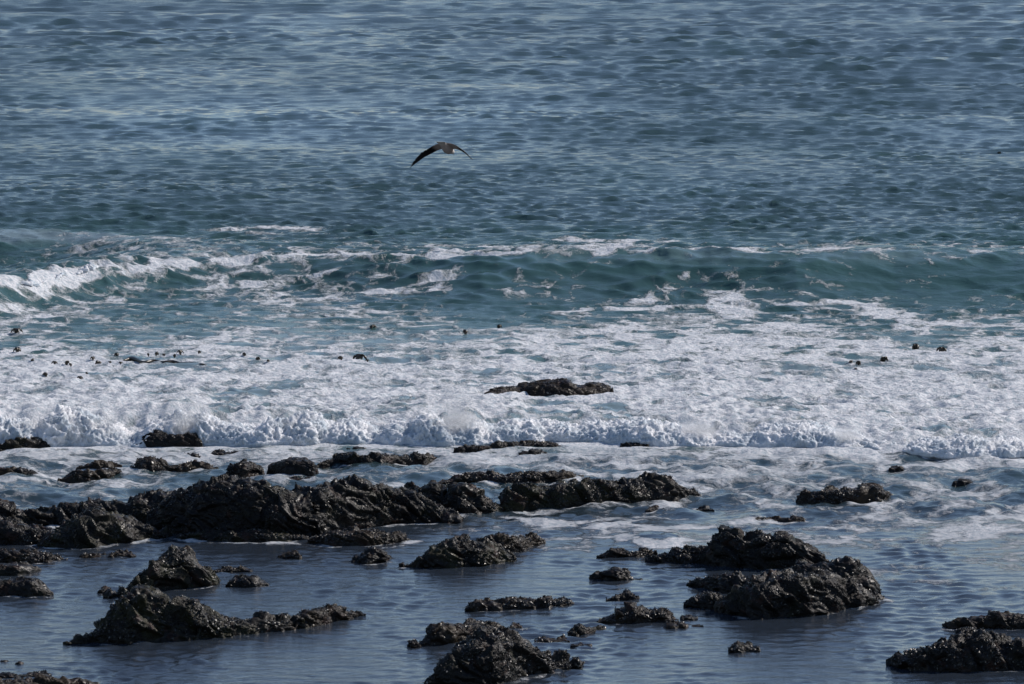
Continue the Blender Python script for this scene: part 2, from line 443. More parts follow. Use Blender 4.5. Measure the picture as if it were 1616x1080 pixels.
def sea_height(X, Y, dY):
    """returns z and the choppy shift in x, y; dY: grid spacing there"""
    px, py = proj(X, Y)
    px = px.astype(X.dtype); py = py.astype(X.dtype)
    z = np.zeros_like(X); sx = np.zeros_like(X); sy = np.zeros_like(X)
    open_w = smooth(825, 770, py) * 0.45 + smooth(560, 470, py) * 0.55
    calm = smooth(770, 850, py)
    far_w = 1 + 1.5 * smooth(280, 0, py)
    gust = np.clip(0.88 + 0.55 * fbm2(X / 38, Y / 60, 3, 5), 0.6, 1.35)
    env = [np.clip(0.95 + 0.9 * fbm2(X / 9 + 5 * q, Y / 13, 2, 100 + q), 0.45, 1.7) for q in range(4)]
    for iw, (lam, th, ph, a) in enumerate(WAVES):
        k = 6.2832 / lam
        kx, ky = k * math.sin(th), -k * math.cos(th)
        wgt = smooth(1.5, 2.2, lam / dY)
        p = kx * X + ky * Y + ph
        am = a * wgt * env[iw % 4] * (open_w * gust * (far_w if lam > 1.5 else 1.0) + 0.08 * calm)
        z += am * np.cos(p); s = am * np.sin(p) * 0.8
        sx -= s * math.sin(th); sy += s * math.cos(th)
    pool_w = smooth(700, 760, py) * np.clip(0.9 + 1.5 * fbm2(X / 3.5, Y / 9, 3, 77), 0.25, 1.8)
    for lam, th, ph in POOL:
        k = 6.2832 / lam
        z += 0.034 * lam / 6.283 * pool_w * smooth(2, 3.5, lam / dY) * np.cos(k * math.sin(th) * X - k * math.cos(th) * Y + ph)
    fw = smooth(190, 10, py)
    for iw, (lam, th, ph) in enumerate(FAR):
        k = 6.2832 / lam
        z += 0.026 * lam / 6.283 * fw * env[iw % 4] * smooth(1.5, 2.2, lam / dY) * np.cos(k * math.sin(th) * X - k * math.cos(th) * Y + ph)
    for lam, th, ph, a in SWELL:
        k = 6.2832 / lam
        z += a * smooth(480, 330, py) * np.cos(k * math.sin(th) * X - k * math.cos(th) * Y + ph)
    wob = 0.7 * perlin2(X / 9, Y / 30, 3) + 0.25 * perlin2(X / 3, Y / 9, 4)
    d = MAIN(X) + wob - Y
    am = main_amp(X) * (1 + 0.10 * perlin2(X / 6, 0 * X, 9))
    z += MAIN_H * am * swell_shape(d, 9.0, 3.6 + 0.6 * perlin2(X / 8, 0 * X, 11)) * smooth(24, 16, np.abs(d)) 
    lip = np.exp(-((d - 0.9) / 1.1) ** 2)
    z += 0.12 * lip * am * fbm2(X / 1.3, Y / 1.0, 4, 12)
    d2 = SECOND(X) + 0.8 * perlin2(X / 7, Y / 30, 6) - Y
    a2 = np.interp(px, [-600, 0, 180, 330, 480, 900, 1616], [.95, 1.0, .85, .4, .2, .12, .2])
    z += 0.9 * a2 * swell_shape(d2, 4.5, 4.2)
    # raised water behind the broken wave, lumpy foam on top
    db = Y - BORE(X)
    hb = bore_h(X)
    z += hb * 0.80 * smooth(0.6, 2.6, db) * np.exp(-np.clip(db - 2.5, 0, None) / 9.0)
    zone = smooth(480, 570, py) * smooth(-0.2, 0.8, db)
    turb = zone * (0.45 + 0.55 * np.exp(-np.clip(db, 0, None) / 14))
    bil = 0
    for f, a_, sd in ((0.4, .10, 31), (0.9, .11, 32), (1.9, .11, 33), (3.9, .06, 34), (8.0, .025, 35)):
        bil = bil + a_ * smooth(1.6, 3.5, 1 / (f * dY)) * (0.5 - 2 * np.abs(perlin2(X * f * 0.8, Y * f, sd)))
    z += turb * bil * 1.25
    left = smooth(620, 300, px) * smooth(405, 425, py) * smooth(520, 480, py)
    z += left * 0.45 * (bil + 0.02)
    mid = smooth(705, 715, py) * smooth(850, 800, py)
    z += mid * 0.16 * fbm2(X / 1.6, Y / 2.2, 4, 40)
    # the small breaker in the gap between the reefs
    gx, gy = W(1030, 850)
    g = np.exp(-((X - gx) / 0.75) ** 2 - ((Y - gy) / 0.9) ** 2)
    z += g * (0.16 + 0.5 * np.clip(bil, -.2, .3))
    return z, sx, sy, px, py, d, am, d2, a2, db

def on_sea(px, py):
    """where the sight line of a photo pixel meets the water surface"""
    px = np.asarray(px, float); py = np.asarray(py, float)
    z = np.zeros_like(px)
    for _ in range(8):
        x, y = W(px, py, z)
        z = 0.5 * z + 0.5 * sea_height(x, y, np.full(px.shape, 1.2))[0]
    x, y = W(px, py, z)
    return x, y, z

def build_sea():
    pys = np.concatenate([np.arange(1190, 1090, -6), np.arange(1090, 900, -1.5), np.arange(900, 740, -1.25), np.arange(740, 470, -0.95), np.arange(470, -22, -0.72), np.arange(-22, -200, -4.0), np.array([-215, -232, -248, -260, -270, -278])])
    _, ys = W(np.full(len(pys), 808.0), pys)
    ys = np.concatenate([[20, 40, 55, 68, 80], ys, [6000, 9000, 16000, 40000.]])
    dY = np.gradient(ys)
    k = np.concatenate([-np.geomspace(40, 0.6, 9) , (np.arange(-240, 1860, 3.25) - 808) / FPX, np.geomspace(0.6, 40, 9)])
    k = np.sort(k)
    ys = ys.astype(np.float32); k = k.astype(np.float32); dY = dY.astype(np.float32)
    X = ys[:, None] * k[None, :] / np.float32(CP)
    Y = np.repeat(ys[:, None], len(k), 1)
    D = np.repeat(dY[:, None], len(k), 1)
    # nothing is spent on the coarse far sides
    z, sx, sy, px, py, d, am, d2, a2, db = sea_height(X, Y, D)
    fov = smooth(0.9, 0.35, np.abs(X) / np.maximum(Y, 1)) * smooth(5000, 1500, Y)
    z *= fov; sx *= fov; sy *= fov
    # ---- foam cover, air in the water with painted crest light, ripple strength
    n_low = fbm2(X / 5.0, Y / 9.0, 4, 50)
    foam = table(px, py + 6 * n_low * smooth(460, 520, py), COV_X, COV_Y, COV_V)
    foam = foam + (0.20 * n_low + 0.34 * fbm2(X / 2.2, Y / 3.4, 3, 55) * smooth(480, 540, py)) * smooth(0.03, 0.2, foam)
    wx = 0.5 * fbm2(X / 1.7, Y / 3.0, 3, 60); wy = 1.1 * fbm2(X / 1.9, Y / 3.0, 3, 61)
    wz = fbm2(X / 1.1, Y / 2.0, 3, 63)
    for pts, wid, st in STREAKS:
        ax, ay, _ = on_sea([p[0] for p in pts], [p[1] for p in pts])
        wpts = list(zip(ax, ay))
        m = (X > ax.min() - 4) & (X < ax.max() + 4) & (Y > ay.min() - 6) & (Y < ay.max() + 6)
        dist = seg_dist(X[m] + wx[m] * 0.6, Y[m] + wy[m] * 0.6, wpts)
        foam[m] = np.maximum(foam[m], foam[m] * 0.4 + st * (0.8 + 0.75 * wz[m]) * np.exp(-(dist / wid) ** 2))
    face = smooth(0.2, 1.2, d) * smooth(6.5, 4.5, d) * smooth(560, 820, px)
    foam = foam * (1 - 0.6 * face) + 0.03 * face * smooth(0.1, 0.5, fbm2(X / 1.5, Y / 4, 3, 66))
    crest = np.exp(-((d - 0.15) / 0.5) ** 2) * smooth(300, 420, px) * np.clip(0.62 + 0.75 * fbm2(X / 4.5, Y / 30, 3, 68), 0, 1.0)
    foam = np.maximum(foam, crest)
    foam = np.clip(foam, 0, 1) * fov
    aer = smooth(330, 400, py) * 0.35 + smooth(430, 540, py) * 0.5 + 0.12 * fbm2(X / 12, Y / 20, 3, 70)
    aer = np.maximum(aer, 0.62 * swell_shape(d - 1.2, 3.0, 3.4) * am)  # teal of light coming through the main crest, painted into the colour
    aer = np.maximum(aer, 0.80 * swell_shape(d2 - 0.8, 2.0, 3.2) * a2)  # second swell: backlit green painted into the water colour too
    aer = aer + 0.25 * smooth(560, 600, py)
    aer = aer * (0.22 + 0.78 * smooth(718, 700, py)) * smooth(860, 740, py) 
    aer = np.clip(aer + 0.32 * smooth(520, 420, py) * smooth(-600, 100, py) + 0.1 * smooth(0, 330, py) * smooth(400, 330, py), 0, 1) * fov
    gust = 0.8 + 0.9 * fbm2(X / 30, Y / 55, 4, 80)
    rip = np.clip(gust, .25, 1.3) * (0.36 + 0.5 * smooth(760, 470, py)) + 0.3 * smooth(220, 0, py) 
    rip *= 1 - 0.45 * face
    rip = np.clip(rip, 0, 1)
    SEA.update(X=X, Y=Y, foam=foam, aer=aer, rip=rip, db=db, wz=wz)
    V = np.stack([X + sx, Y + sy, z], -1).reshape(-1, 3)
    me = mesh_from("sea", V, grid_faces(len(ys), len(k))[:, ::1])
    SEA['me'] = me
    return link("sea", me, M_SEA, kind="structure", label="grey blue sea with a green swell and white surf rolling onto the rocks", cat="sea")

SEA = {}
RINGS = []
build_sea()

# ------------------------------------------------------------------ broken wave front and spray (nobody could count it)
def billow(P, base, amps):
    o = 0; f = base
    for i, a in enumerate(amps):
        o = o + a * (0.55 - 1.9 * np.abs(perlin3(P[:, 0] * f + 9 * i, P[:, 1] * f, P[:, 2] * f))); f *= 2.1
    return o

def grid_normals(G):
    a = np.gradient(G, axis=0); b = np.gradient(G, axis=1)
    n = np.cross(b, a); n /= np.linalg.norm(n, axis=-1, keepdims=True) + 1e-9
    return n

def build_bore():
    x0, _ = W(-330, 700); x1, _ = W(1950, 720)
    xs = np.arange(x0, x1, 0.032)
    prof_d = np.array([0.10, 0.0, 0.04, 0.20, 0.48, 0.85, 1.2, 1.6, 2.2, 3.2, 4.2])
    prof_z = np.array([-0.25, 0.0, 0.22, 0.52, 0.78, 0.95, 1.0, 0.99, 0.88, 0.72, 0.45])
    tt = np.linspace(0, 1, 78)
    L = np.concatenate([[0], np.cumsum(np.hypot(np.diff(prof_d), np.diff(prof_z)))]); L /= L[-1]
    pd = np.interp(tt ** 1.25, L, prof_d); pz = np.interp(tt ** 1.25, L, prof_z)
    X = np.repeat(xs[None], len(tt), 0)
    foot = BORE(xs) + 0.9 * perlin2(xs / 2.8, xs * 0, 90) + 0.25 * perlin2(xs / 0.7, xs * 0, 91)
    h = 0.58 * bore_h(xs) * (1 + 0.9 * perlin2(xs / 2.4, xs * 0 + 3, 92) + 0.35 * perlin2(xs / 0.7, xs * 0 + 5, 93))
    Yg = foot[None] + pd[:, None] * (0.8 + 0.4 * perlin2(xs / 3, xs * 0 + 8, 94))[None]
    Z = pz[:, None] * h[None]
    G = np.stack([X, Yg, Z], -1)
    n = grid_normals(G)
    if n[20, 50, 1] > 0: n = -n
    P = G.reshape(-1, 3)
    disp = billow(P, 0.85, (0.11, 0.12, 0.11, 0.085, 0.055, 0.03))
    disp = disp + 0.22 * np.clip(perlin3(P[:, 0] * 6.5, P[:, 1] * 5.0, P[:, 2] * 6.5) - 0.12, 0, 1) * (0.5 + perlin3(P[:, 0] * .7, P[:, 1] * .7 + 9, P[:, 2] * .7))
    amp = (0.35 + 0.75 * smooth(0, 0.35, pz))[:, None] * np.clip(h / 0.7, .6, 1.2)[None]
    P = P + n.reshape(-1, 3) * (disp * amp.ravel())[:, None]
    me = mesh_from("surf", P, grid_faces(len(tt), len(xs)))
    link("surf", me, M_FOAM, kind="stuff", label="tumbling white front of the broken wave running in onto the rocks", cat="surf")
    return foot, xs, h

FT, FX, FH = build_bore()

def crest_foam(pts, z, h, seed):
    ax, ay, _ = on_sea([p[0] for p in pts], [p[1] for p in pts])
    s = np.concatenate([[0], np.cumsum(np.hypot(np.diff(ax), np.diff(ay)))])
    q = np.arange(0, s[-1], 0.06)
    x = np.interp(q, s, ax); y = np.interp(q, s, ay)
    end = smooth(0, 1.2, q) * smooth(s[-1], s[-1] - 1.2, q)
    hh = h * end * np.clip(0.55 + 1.1 * perlin2(q / 1.1, q * 0, seed), 0.05, 1.5)
    ph = np.linspace(-0.25, math.pi + 0.25, 22)
    Y = y[None] - np.cos(ph)[:, None] * (0.25 + 1.1 * hh)[None]
    zs = sea_height(x, y, np.full(len(x), 0.4))[0]
    Z = zs[None] - 0.10 + np.sin(ph)[:, None] * hh[None]
    G = np.stack([np.repeat(x[None], 22, 0), Y, Z], -1)
    n = grid_normals(G)
    if n[3, len(q) // 2, 1] > 0: n = -n
    P = G.reshape(-1, 3)
    P = P + n.reshape(-1, 3) * (billow(P + seed, 2.2, (.10, .07, .045, .025)) * np.repeat(hh[None] / h, 22, 0).ravel())[:, None]
    return P, grid_faces(22, len(q))

def spray_mesh(C, R):
    base = np.array([(1, 1, 1), (1, -1, -1), (-1, 1, -1), (-1, -1, 1)], np.float32) * 0.85
    fc = np.array([(0, 1, 2), (0, 3, 1), (0, 2, 3), (1, 3, 2)])
    V = C[:, None, :] + base[None] * R[:, None, None]
    F = fc[None] + (np.arange(len(C)) * 4)[:, None, None]
    return V.reshape(-1, 3), F.reshape(-1, 3)

def build_spray():
    r = np.random.default_rng(5)
    C = []
    # fringe of drops along the whole crest
    n = 34000
    i = r.integers(0, len(FX), n)
    up = np.abs(r.normal(0, 0.2, n)) * (0.4 + 1.2 * np.clip(perlin2(FX[i] / 1.4, FX[i] * 0, 99) + .3, 0, 1))
    C.append(np.stack([FX[i] + r.normal(0, .05, n), FT[i] + r.normal(0.7, .45, n), FH[i] * (0.8 + 0.3 * r.random(n)) + up], 1))
    for pxx, pyy, nn, wid, hgt in ((722, 668, 11000, .75, .75), (292, 676, 6500, .7, .45), (60, 668, 4000, .8, .4), (170, 668, 4000, .6, .3), (455, 680, 1200, .4, .25), (1105, 678, 1800, .5, .3), (1340, 690, 900, .5, .25), (1560, 700, 1500, .8, .25)):
        x, _ = W(pxx, 700); y = float(BORE(x))
        hh = float(bore_h(x))
        u = r.random(nn) ** 1.6
        a = r.normal(0, 1, nn)
        C.append(np.stack([x + a * wid * (0.35 + u) * 0.7, y + 0.6 + r.normal(0, .4, nn), hh * 0.6 + u * (hgt + 0.45) * np.exp(-(a / 1.6) ** 2) + np.abs(r.normal(0, .06, nn))], 1))
    x, y = W(888, 398, 1.5)
    nn = 1200
    C.append(np.stack([x + r.normal(0, .6, nn), y + r.normal(0, .3, nn), 1.45 + np.abs(r.normal(0, .2, nn))], 1))
    C = np.concatenate(C).astype(np.float32)
    R = (0.0025 + 0.007 * r.random(len(C)) ** 3).astype(np.float32)
    V, F = spray_mesh(C, R)
    link("spray", mesh_from("spray", V, F), M_FOAM, kind="stuff", label="fine white spray thrown up along the broken wave", cat="spray")

build_spray()

def mist_material():
    s = NT("spray_mist")
    tc = s.n("TexCoord").outputs["Object"]
    ln = s.n("VectorMath", operation='LENGTH'); s.l(tc, ln.inputs[0])
    geo = s.n("NewGeometry").outputs["Position"]
    n = s.noise(geo, 2.6, 5, 0.6)
    d = s.math('MULTIPLY', s.ramp(s.math('ADD', ln.outputs["Value"], s.math('MULTIPLY', n, 0.9)), 0.55, 1.25, 1.0, 0.0), 3.2)
    v = s.n("VolumePrincipled"); v.inputs["Color"].default_value = (0.96, 0.965, 0.97, 1); v.inputs["Anisotropy"].default_value = 0.3
    s.l(d, v.inputs["Density"]); s.l(v.outputs[0], s.out.inputs["Volume"])
    return s.m

def build_mist():
    m = mist_material()
    th = np.linspace(0.001, math.pi - .001, 13); ph = np.linspace(0, 2 * math.pi, 21)
    G = np.stack([np.outer(np.sin(th), np.cos(ph)), np.outer(np.sin(th), np.sin(ph)), np.outer(np.cos(th), np.ones(21))], -1)
    me = mesh_from("spray_cloud", G.reshape(-1, 3) , grid_faces(13, 21)[:, ::-1]); me.materials.append(m)
    for px, wx, hz, lab in ((725, 1.0, .85, "tall misty burst of spray at the centre of the broken wave"), (290, .85, .6, "misty spray bursting over the smooth surf rock on the left"),
                            (95, 1.2, .5, "low misty spray along the broken wave near the left edge"), (455, .9, .45, "faint mist over the broken wave left of centre"),
                            (1100, 1.0, .5, "faint mist over the broken wave right of centre"), (1330, .8, .4, "thin mist low over the broken wave on the right")):
        x = float(W(px, 700)[0]); y = float(BORE(x))
        o = link("spray_cloud", me, None, label=lab, cat="spray", kind="stuff")
        o.location = (x, y + 0.55, 0.35); o.scale = (wx, 0.55, hz)
build_mist()

vs, fs, off = [], [], 0
for pts, z, h, sd in (([(0, 456), (60, 441), (110, 429), (150, 420), (210, 415)], 0.75, .10, 3), ([(400, 412), (430, 404), (480, 400), (535, 402)], 1.0, .09, 4)):
    P, F = crest_foam(pts, z, h, sd)
    vs.append(P); fs.append(F + off); off += len(P)
link("crest_foam", mesh_from("crest_foam", np.concatenate(vs), np.concatenate(fs)), M_FOAM, kind="stuff",
     label="ragged white foam spilling along the crest of the green swell", cat="foam")

# ------------------------------------------------------------------ rocks
def rock_disp(P, rough, rib, seed):
    Q = P + seed * 3.17
    wv = np.stack([perlin3(Q[:, 0] * 1.1, Q[:, 1] * 1.1, Q[:, 2] * 1.1), perlin3(Q[:, 0] * 1.1 + 40, Q[:, 1] * 1.1, Q[:, 2] * 1.1), perlin3(Q[:, 0] * 1.1, Q[:, 1] * 1.1 + 40, Q[:, 2] * 1.1)], 1)
    Qw = Q + 0.3 * wv
    # bedding dips down to the right: cells long in that direction
    a = math.radians(-38)
    al = Qw[:, 0] * math.cos(a) + Qw[:, 2] * math.sin(a)
    ac = -Qw[:, 0] * math.sin(a) + Qw[:, 2] * math.cos(a)
    S = np.stack([al * 0.9, Qw[:, 1] * 1.6, ac * 2.4], 1)
    f1, f2, c1 = worley3(S)
    g1, g2, c2 = worley3(S * 3.1 + 5)
    d = (c1 - .5) * 0.26 * smooth(0, .12, f2 - f1) - 0.07 * smooth(.12, 0, f2 - f1)
    d += (c2 - .5) * 0.085 * smooth(0, .15, g2 - g1) - 0.02 * smooth(.15, 0, g2 - g1)
    d += 0.11 * wv[:, 0] + 0.05 * perlin3(Q[:, 0] * 4, Q[:, 1] * 4, Q[:, 2] * 4)
    if rib:
        r1 = 1 - 2 * np.abs(perlin3(al * 0.6, Q[:, 1] * 0.7, ac * 3.4))
        r2 = 1 - 2 * np.abs(perlin3(al * 1.1 + 7, Q[:, 1] * 1.0, ac * 7.5))
        d += rib * (0.10 * r1 + 0.055 * r2)
    rough = rough * (0.2 + 0.9 * smooth(-0.18, 0.2, perlin3(Q[:, 0] * 0.9 + 3, Q[:, 1] * 0.9, Q[:, 2] * 1.3)))      # worn faces between crusted ones
    h1, h2, c3 = worley3(Q * 11.0)
    d += rough * (0.020 * (0.6 - h1) + 0.018 * (c3 - .5))
    d += rough * 0.045 * (0.3 - np.abs(perlin3(Q[:, 0] * 8, Q[:, 1] * 8, Q[:, 2] * 8)))
    return d

SHELL_TONES = np.array([(0.008, 0.008, 0.010), (0.013, 0.012, 0.011), (0.022, 0.020, 0.010), (0.014, 0.008, 0.007), (0.20, 0.19, 0.17)])

def shell_crust(P, N, area_per, seed, parent, density, pale):
    r = np.random.default_rng(seed)
    ok = np.where((P[:, 2] > 0.03) & (N[:, 2] > -0.25))[0]
    n = int(len(ok) * area_per * density * 0.5)
    if n < 12: return
    patch = perlin3(P[ok, 0] * 1.4 + seed, P[ok, 1] * 1.4, P[ok, 2] * 1.4)
    w = np.clip(0.35 + 1.2 * patch, 0.03, 1); w /= w.sum()
    i = r.choice(ok, n, p=w)
    nn = N[i]
    t = r.normal(size=(n, 3)); t -= nn * (t * nn).sum(1)[:, None]; t /= np.linalg.norm(t, axis=1)[:, None] + 1e-9
    b = np.cross(nn, t)
    tilt = nn + 0.6 * r.normal(size=(n, 3)); tilt /= np.linalg.norm(tilt, axis=1)[:, None]
    L = r.uniform(.016, .042, n)[:, None]; Wd = L * r.uniform(.35, .6, n)[:, None]; Hh = L * r.uniform(.5, 1.1, n)[:, None]
    c = P[i] + nn * 0.004
    V = np.stack([c + t * L, c - t * L, c + b * Wd, c - b * Wd, c + tilt * Hh, c - nn * 0.03], 1)
    fc = np.array([(0, 2, 4), (2, 1, 4), (1, 3, 4), (3, 0, 4)])
    F = fc[None] + (np.arange(n) * 6)[:, None, None]
    me = mesh_from("shell_crust", V.reshape(-1, 3), F.reshape(-1, 3), False)
    pale *= 0.5
    pr = np.array([.42, .26, .14, .18 - pale, pale])
    tone = SHELL_TONES[r.choice(5, n, p=pr)] * r.uniform(.7, 1.3, n)[:, None]
    add_colors(me, "tone", np.repeat(tone, 6, 0))
    link("shell_crust", me, M_SHELL, parent=parent, kind="stuff")

def loft_rock(pts, seed, deep=1.2, dmin=0.35, box=0.75, rough=1.0, rib=0.0, big=1.0, ridge=0.5, sink=0.0, lift=0.0):
    """pts: (photo column, row of the top edge, row of the waterline); gives a closed-off rock standing in the water"""
    pts = np.array(pts, float)
    dist = W(808, pts[:, 2].mean())[1]
    mpp = dist / FPX
    length = (pts[-1, 0] - pts[0, 0]) * mpp
    hmax = (pts[:, 2] - pts[:, 1]).max() * mpp
    res = 0.034 if length > 1.2 else 0.026
    n = max(14, int(length / res))
    px = np.linspace(pts[0, 0], pts[-1, 0], n)
    top = np.interp(px, pts[:, 0], pts[:, 1]); bot = np.interp(px, pts[:, 0], pts[:, 2])
    k = max(1, int(n * 0.02)); ker = np.ones(2 * k + 1) / (2 * k + 1)
    top = np.convolve(np.pad(top, k, mode='edge'), ker, 'valid'); bot = np.convolve(np.pad(bot, k, mode='edge'), ker, 'valid')
    u = np.linspace(0, 1, n)
    cap = np.sqrt(np.clip(1 - np.abs(2 * u - 1) ** 6, 0, 1))
    xf, yf = W(px, bot, lift)
    hs = np.maximum(bot - top, 0) * yf / FPX
    D = (dmin + deep * hs) * (0.25 + 0.75 * cap)
    RINGS.append((xf[::max(1, n // 14)], yf[::max(1, n // 14)], float(bot.mean())))
    D = np.convolve(np.pad(D, 3 * k, mode='edge'), np.ones(6 * k + 1) / (6 * k + 1), 'valid')
    yr = yf + ridge * D
    zt = np.maximum(z_at(top, yr), 0.01 + lift) 
    xr = (px - 808) / FPX * yr / CP
    m = max(14, int((1.2 * zt.max() + D.max()) * 1.25 / res) + 8)
    ph = np.linspace(0, math.pi, m)
    s, c = np.sin(ph), np.cos(ph)
    cy = np.where(c > 0, -np.abs(c) ** box * ridge, np.abs(c) ** box * (1 - ridge)) + ridge
    sz = np.abs(s) ** box
    Y = yf[None] + cy[:, None] * D[None]
    Z = sz[:, None] * zt[None]
    X = xf[None] + (xr - xf)[None] * (cy / max(ridge, .2))[:, None].clip(0, 1)
    # skirt under the water all round
    sk = 0.30
    def ring(a, dy): return np.stack([X[a], Y[a] + dy, np.full(n, -sk)], -1)[None]
    G = np.concatenate([ring(0, -0.18), np.stack([X, Y, Z], -1), ring(-1, 0.18)], 0)
    e0 = G[:, :1].copy(); e1 = G[:, -1:].copy()
    e0[..., 0] -= 0.12; e1[..., 0] += 0.12; e0[..., 2] = -sk; e1[..., 2] = -sk
    G = np.concatenate([e0, G, e1], 1)
    N = grid_normals(G)
    if N[G.shape[0] // 2, G.shape[1] // 2, 2] < 0: N = -N
    P = G.reshape(-1, 3)
    amp = np.clip(0.25 + 0.9 * hmax, 0.2, 1.0) * big
    d = (rock_disp(P / max(amp, .45), rough, rib, seed) - 0.05) * amp - sink
    P = P + N.reshape(-1, 3) * d[:, None]
    P[:, 2] += 0.0
    F = grid_faces(*G.shape[:2])
    return P, grid_normals(P.reshape(G.shape)), F, G.shape, res

def make_rock(name, pts, mat='dark', parent=None, label=None, cat="rock", group=None, shells=0.5, pale=0.04, seed=None, **kw):
    make_rock.n += 1
    seed = make_rock.n if seed is None else seed
    P, N, F, sh, res = loft_rock(pts, seed, **kw)
    N = N.reshape(-1, 3)
    i = len(N) // 2 + sh[1] // 2
    if N[i, 2] < 0: N = -N
    me = mesh_from(name, P, F)
    o = link(name, me, M_ROCK[mat], parent=parent, label=label, cat=cat if parent is None else None, group=group)
    if shells > 0:
        host = o
        shell_crust(P, N, (res ** 2) * 420, seed, host, shells, pale)
    return o
make_rock.n = 0

def reef(name, px, py, label, cat="rock", group=None):
    o = bpy.data.objects.new(name, None)
    scn.collection.objects.link(o)
    o["label"] = label; o["category"] = cat
    if group: o["group"] = group
    return o

def T(top, bot):
    """merge a traced top edge and a traced waterline into (column, top, waterline)"""
    tx = [p[0] for p in top]; bx = [p[0] for p in bot]
    xs = sorted(set(tx) | set(bx)); xs = [x for x in xs if tx[0] <= x <= tx[-1]]
    return [(x, float(np.interp(x, tx, [p[1] for p in top])), float(np.interp(x, bx, [p[1] for p in bot]))) for x in xs]

# --- the long reef on the left
R1 = reef("reef", 360, 850, "long black reef across the left, its ribbed slab sloping right", "reef")
make_rock("ridge", T([(-140, 800), (-60, 792), (0, 795), (15, 797), (30, 803), (55, 800), (75, 796), (110, 796), (125, 792), (148, 785), (160, 791), (185, 787), (200, 790), (220, 783), (235, 782), (270, 777), (290, 771), (320, 775), (350, 800)],
                     [(-140, 838), (0, 838), (60, 832), (150, 828), (250, 828), (350, 826)]), 'dark', R1, deep=1.4, rib=.6, shells=.5, big=.8, sink=.03)
make_rock("whaleback", T([(60, 858), (75, 846), (95, 830), (120, 818), (155, 814), (185, 820), (215, 833), (240, 832), (262, 843)], [(60, 862), (120, 867), (170, 860), (262, 849)]), 'green', R1, deep=1.5, rib=1.0, shells=.4)
make_rock("boulder", T([(-110, 850), (-40, 826), (10, 820), (45, 828), (85, 838), (110, 850)], [(-110, 862), (0, 860), (50, 860), (110, 856)]), 'dark', R1, deep=1.2, shells=.6)
make_rock("crag", T([(228, 810), (245, 792), (270, 778), (290, 770), (310, 761), (330, 754), (345, 751), (380, 752), (400, 755), (420, 757), (435, 764), (460, 770), (480, 778), (505, 790)],
                    [(228, 838), (285, 846), (330, 851), (400, 853), (440, 852), (500, 848)]), 'dark', R1, deep=1.3, rib=.7, shells=.5, big=.7, sink=.10)
make_rock("slab", T([(425, 798), (445, 780), (475, 775), (500, 773), (525, 763), (545, 760), (570, 761), (585, 765), (610, 768), (640, 780), (660, 790), (680, 800), (700, 813), (722, 822)],
                    [(425, 853), (480, 850), (560, 838), (640, 826), (722, 824)]), 'dark', R1, deep=1.1, rib=1.4, shells=.35, big=.75, sink=.04)
make_rock("ledge", T([(280, 846), (300, 838), (330, 832), (370, 836), (420, 834), (470, 838), (500, 848)], [(280, 850), (330, 855), (400, 857), (450, 855), (500, 852)]), 'green', R1, shells=.9, pale=.06)
make_rock("ledge", T([(484, 852), (510, 840), (540, 834), (600, 837), (640, 843), (656, 851)], [(484, 857), (530, 863), (580, 862), (620, 858), (656, 852)]), 'brown', R1, shells=1.0, pale=.05)

# --- the reef in the middle
R2 = reef("reef", 870, 800, "knobbly black reef at the centre, washed by foam on both sides", "reef")
make_rock("knob", T([(634, 790), (638, 765), (644, 759), (656, 760), (664, 768), (680, 763), (700, 768), (716, 800)], [(634, 800), (660, 808), (700, 813), (716, 813)]), 'dark', R2, shells=.6)
make_rock("boulder", T([(690, 790), (705, 768), (730, 764), (755, 774), (775, 784), (800, 796)], [(690, 812), (730, 813), (775, 809), (800, 806)]), 'dark', R2, shells=.8)
make_rock("boulder", T([(775, 800), (795, 782), (802, 774), (820, 769), (845, 760), (870, 763), (900, 757), (920, 757), (950, 761), (975, 762), (1000, 775), (1015, 790)], [(775, 809), (800, 806), (850, 803), (900, 801), (940, 798), (1015, 794)]), 'green', R2, shells=1.0, big=1.1)
make_rock("boulder", T([(960, 785), (975, 760), (990, 751), (1010, 749), (1040, 753), (1060, 752), (1080, 762), (1100, 766), (1110, 780)], [(960, 797), (1000, 795), (1060, 791), (1110, 784)]), 'dark', R2, shells=.7)

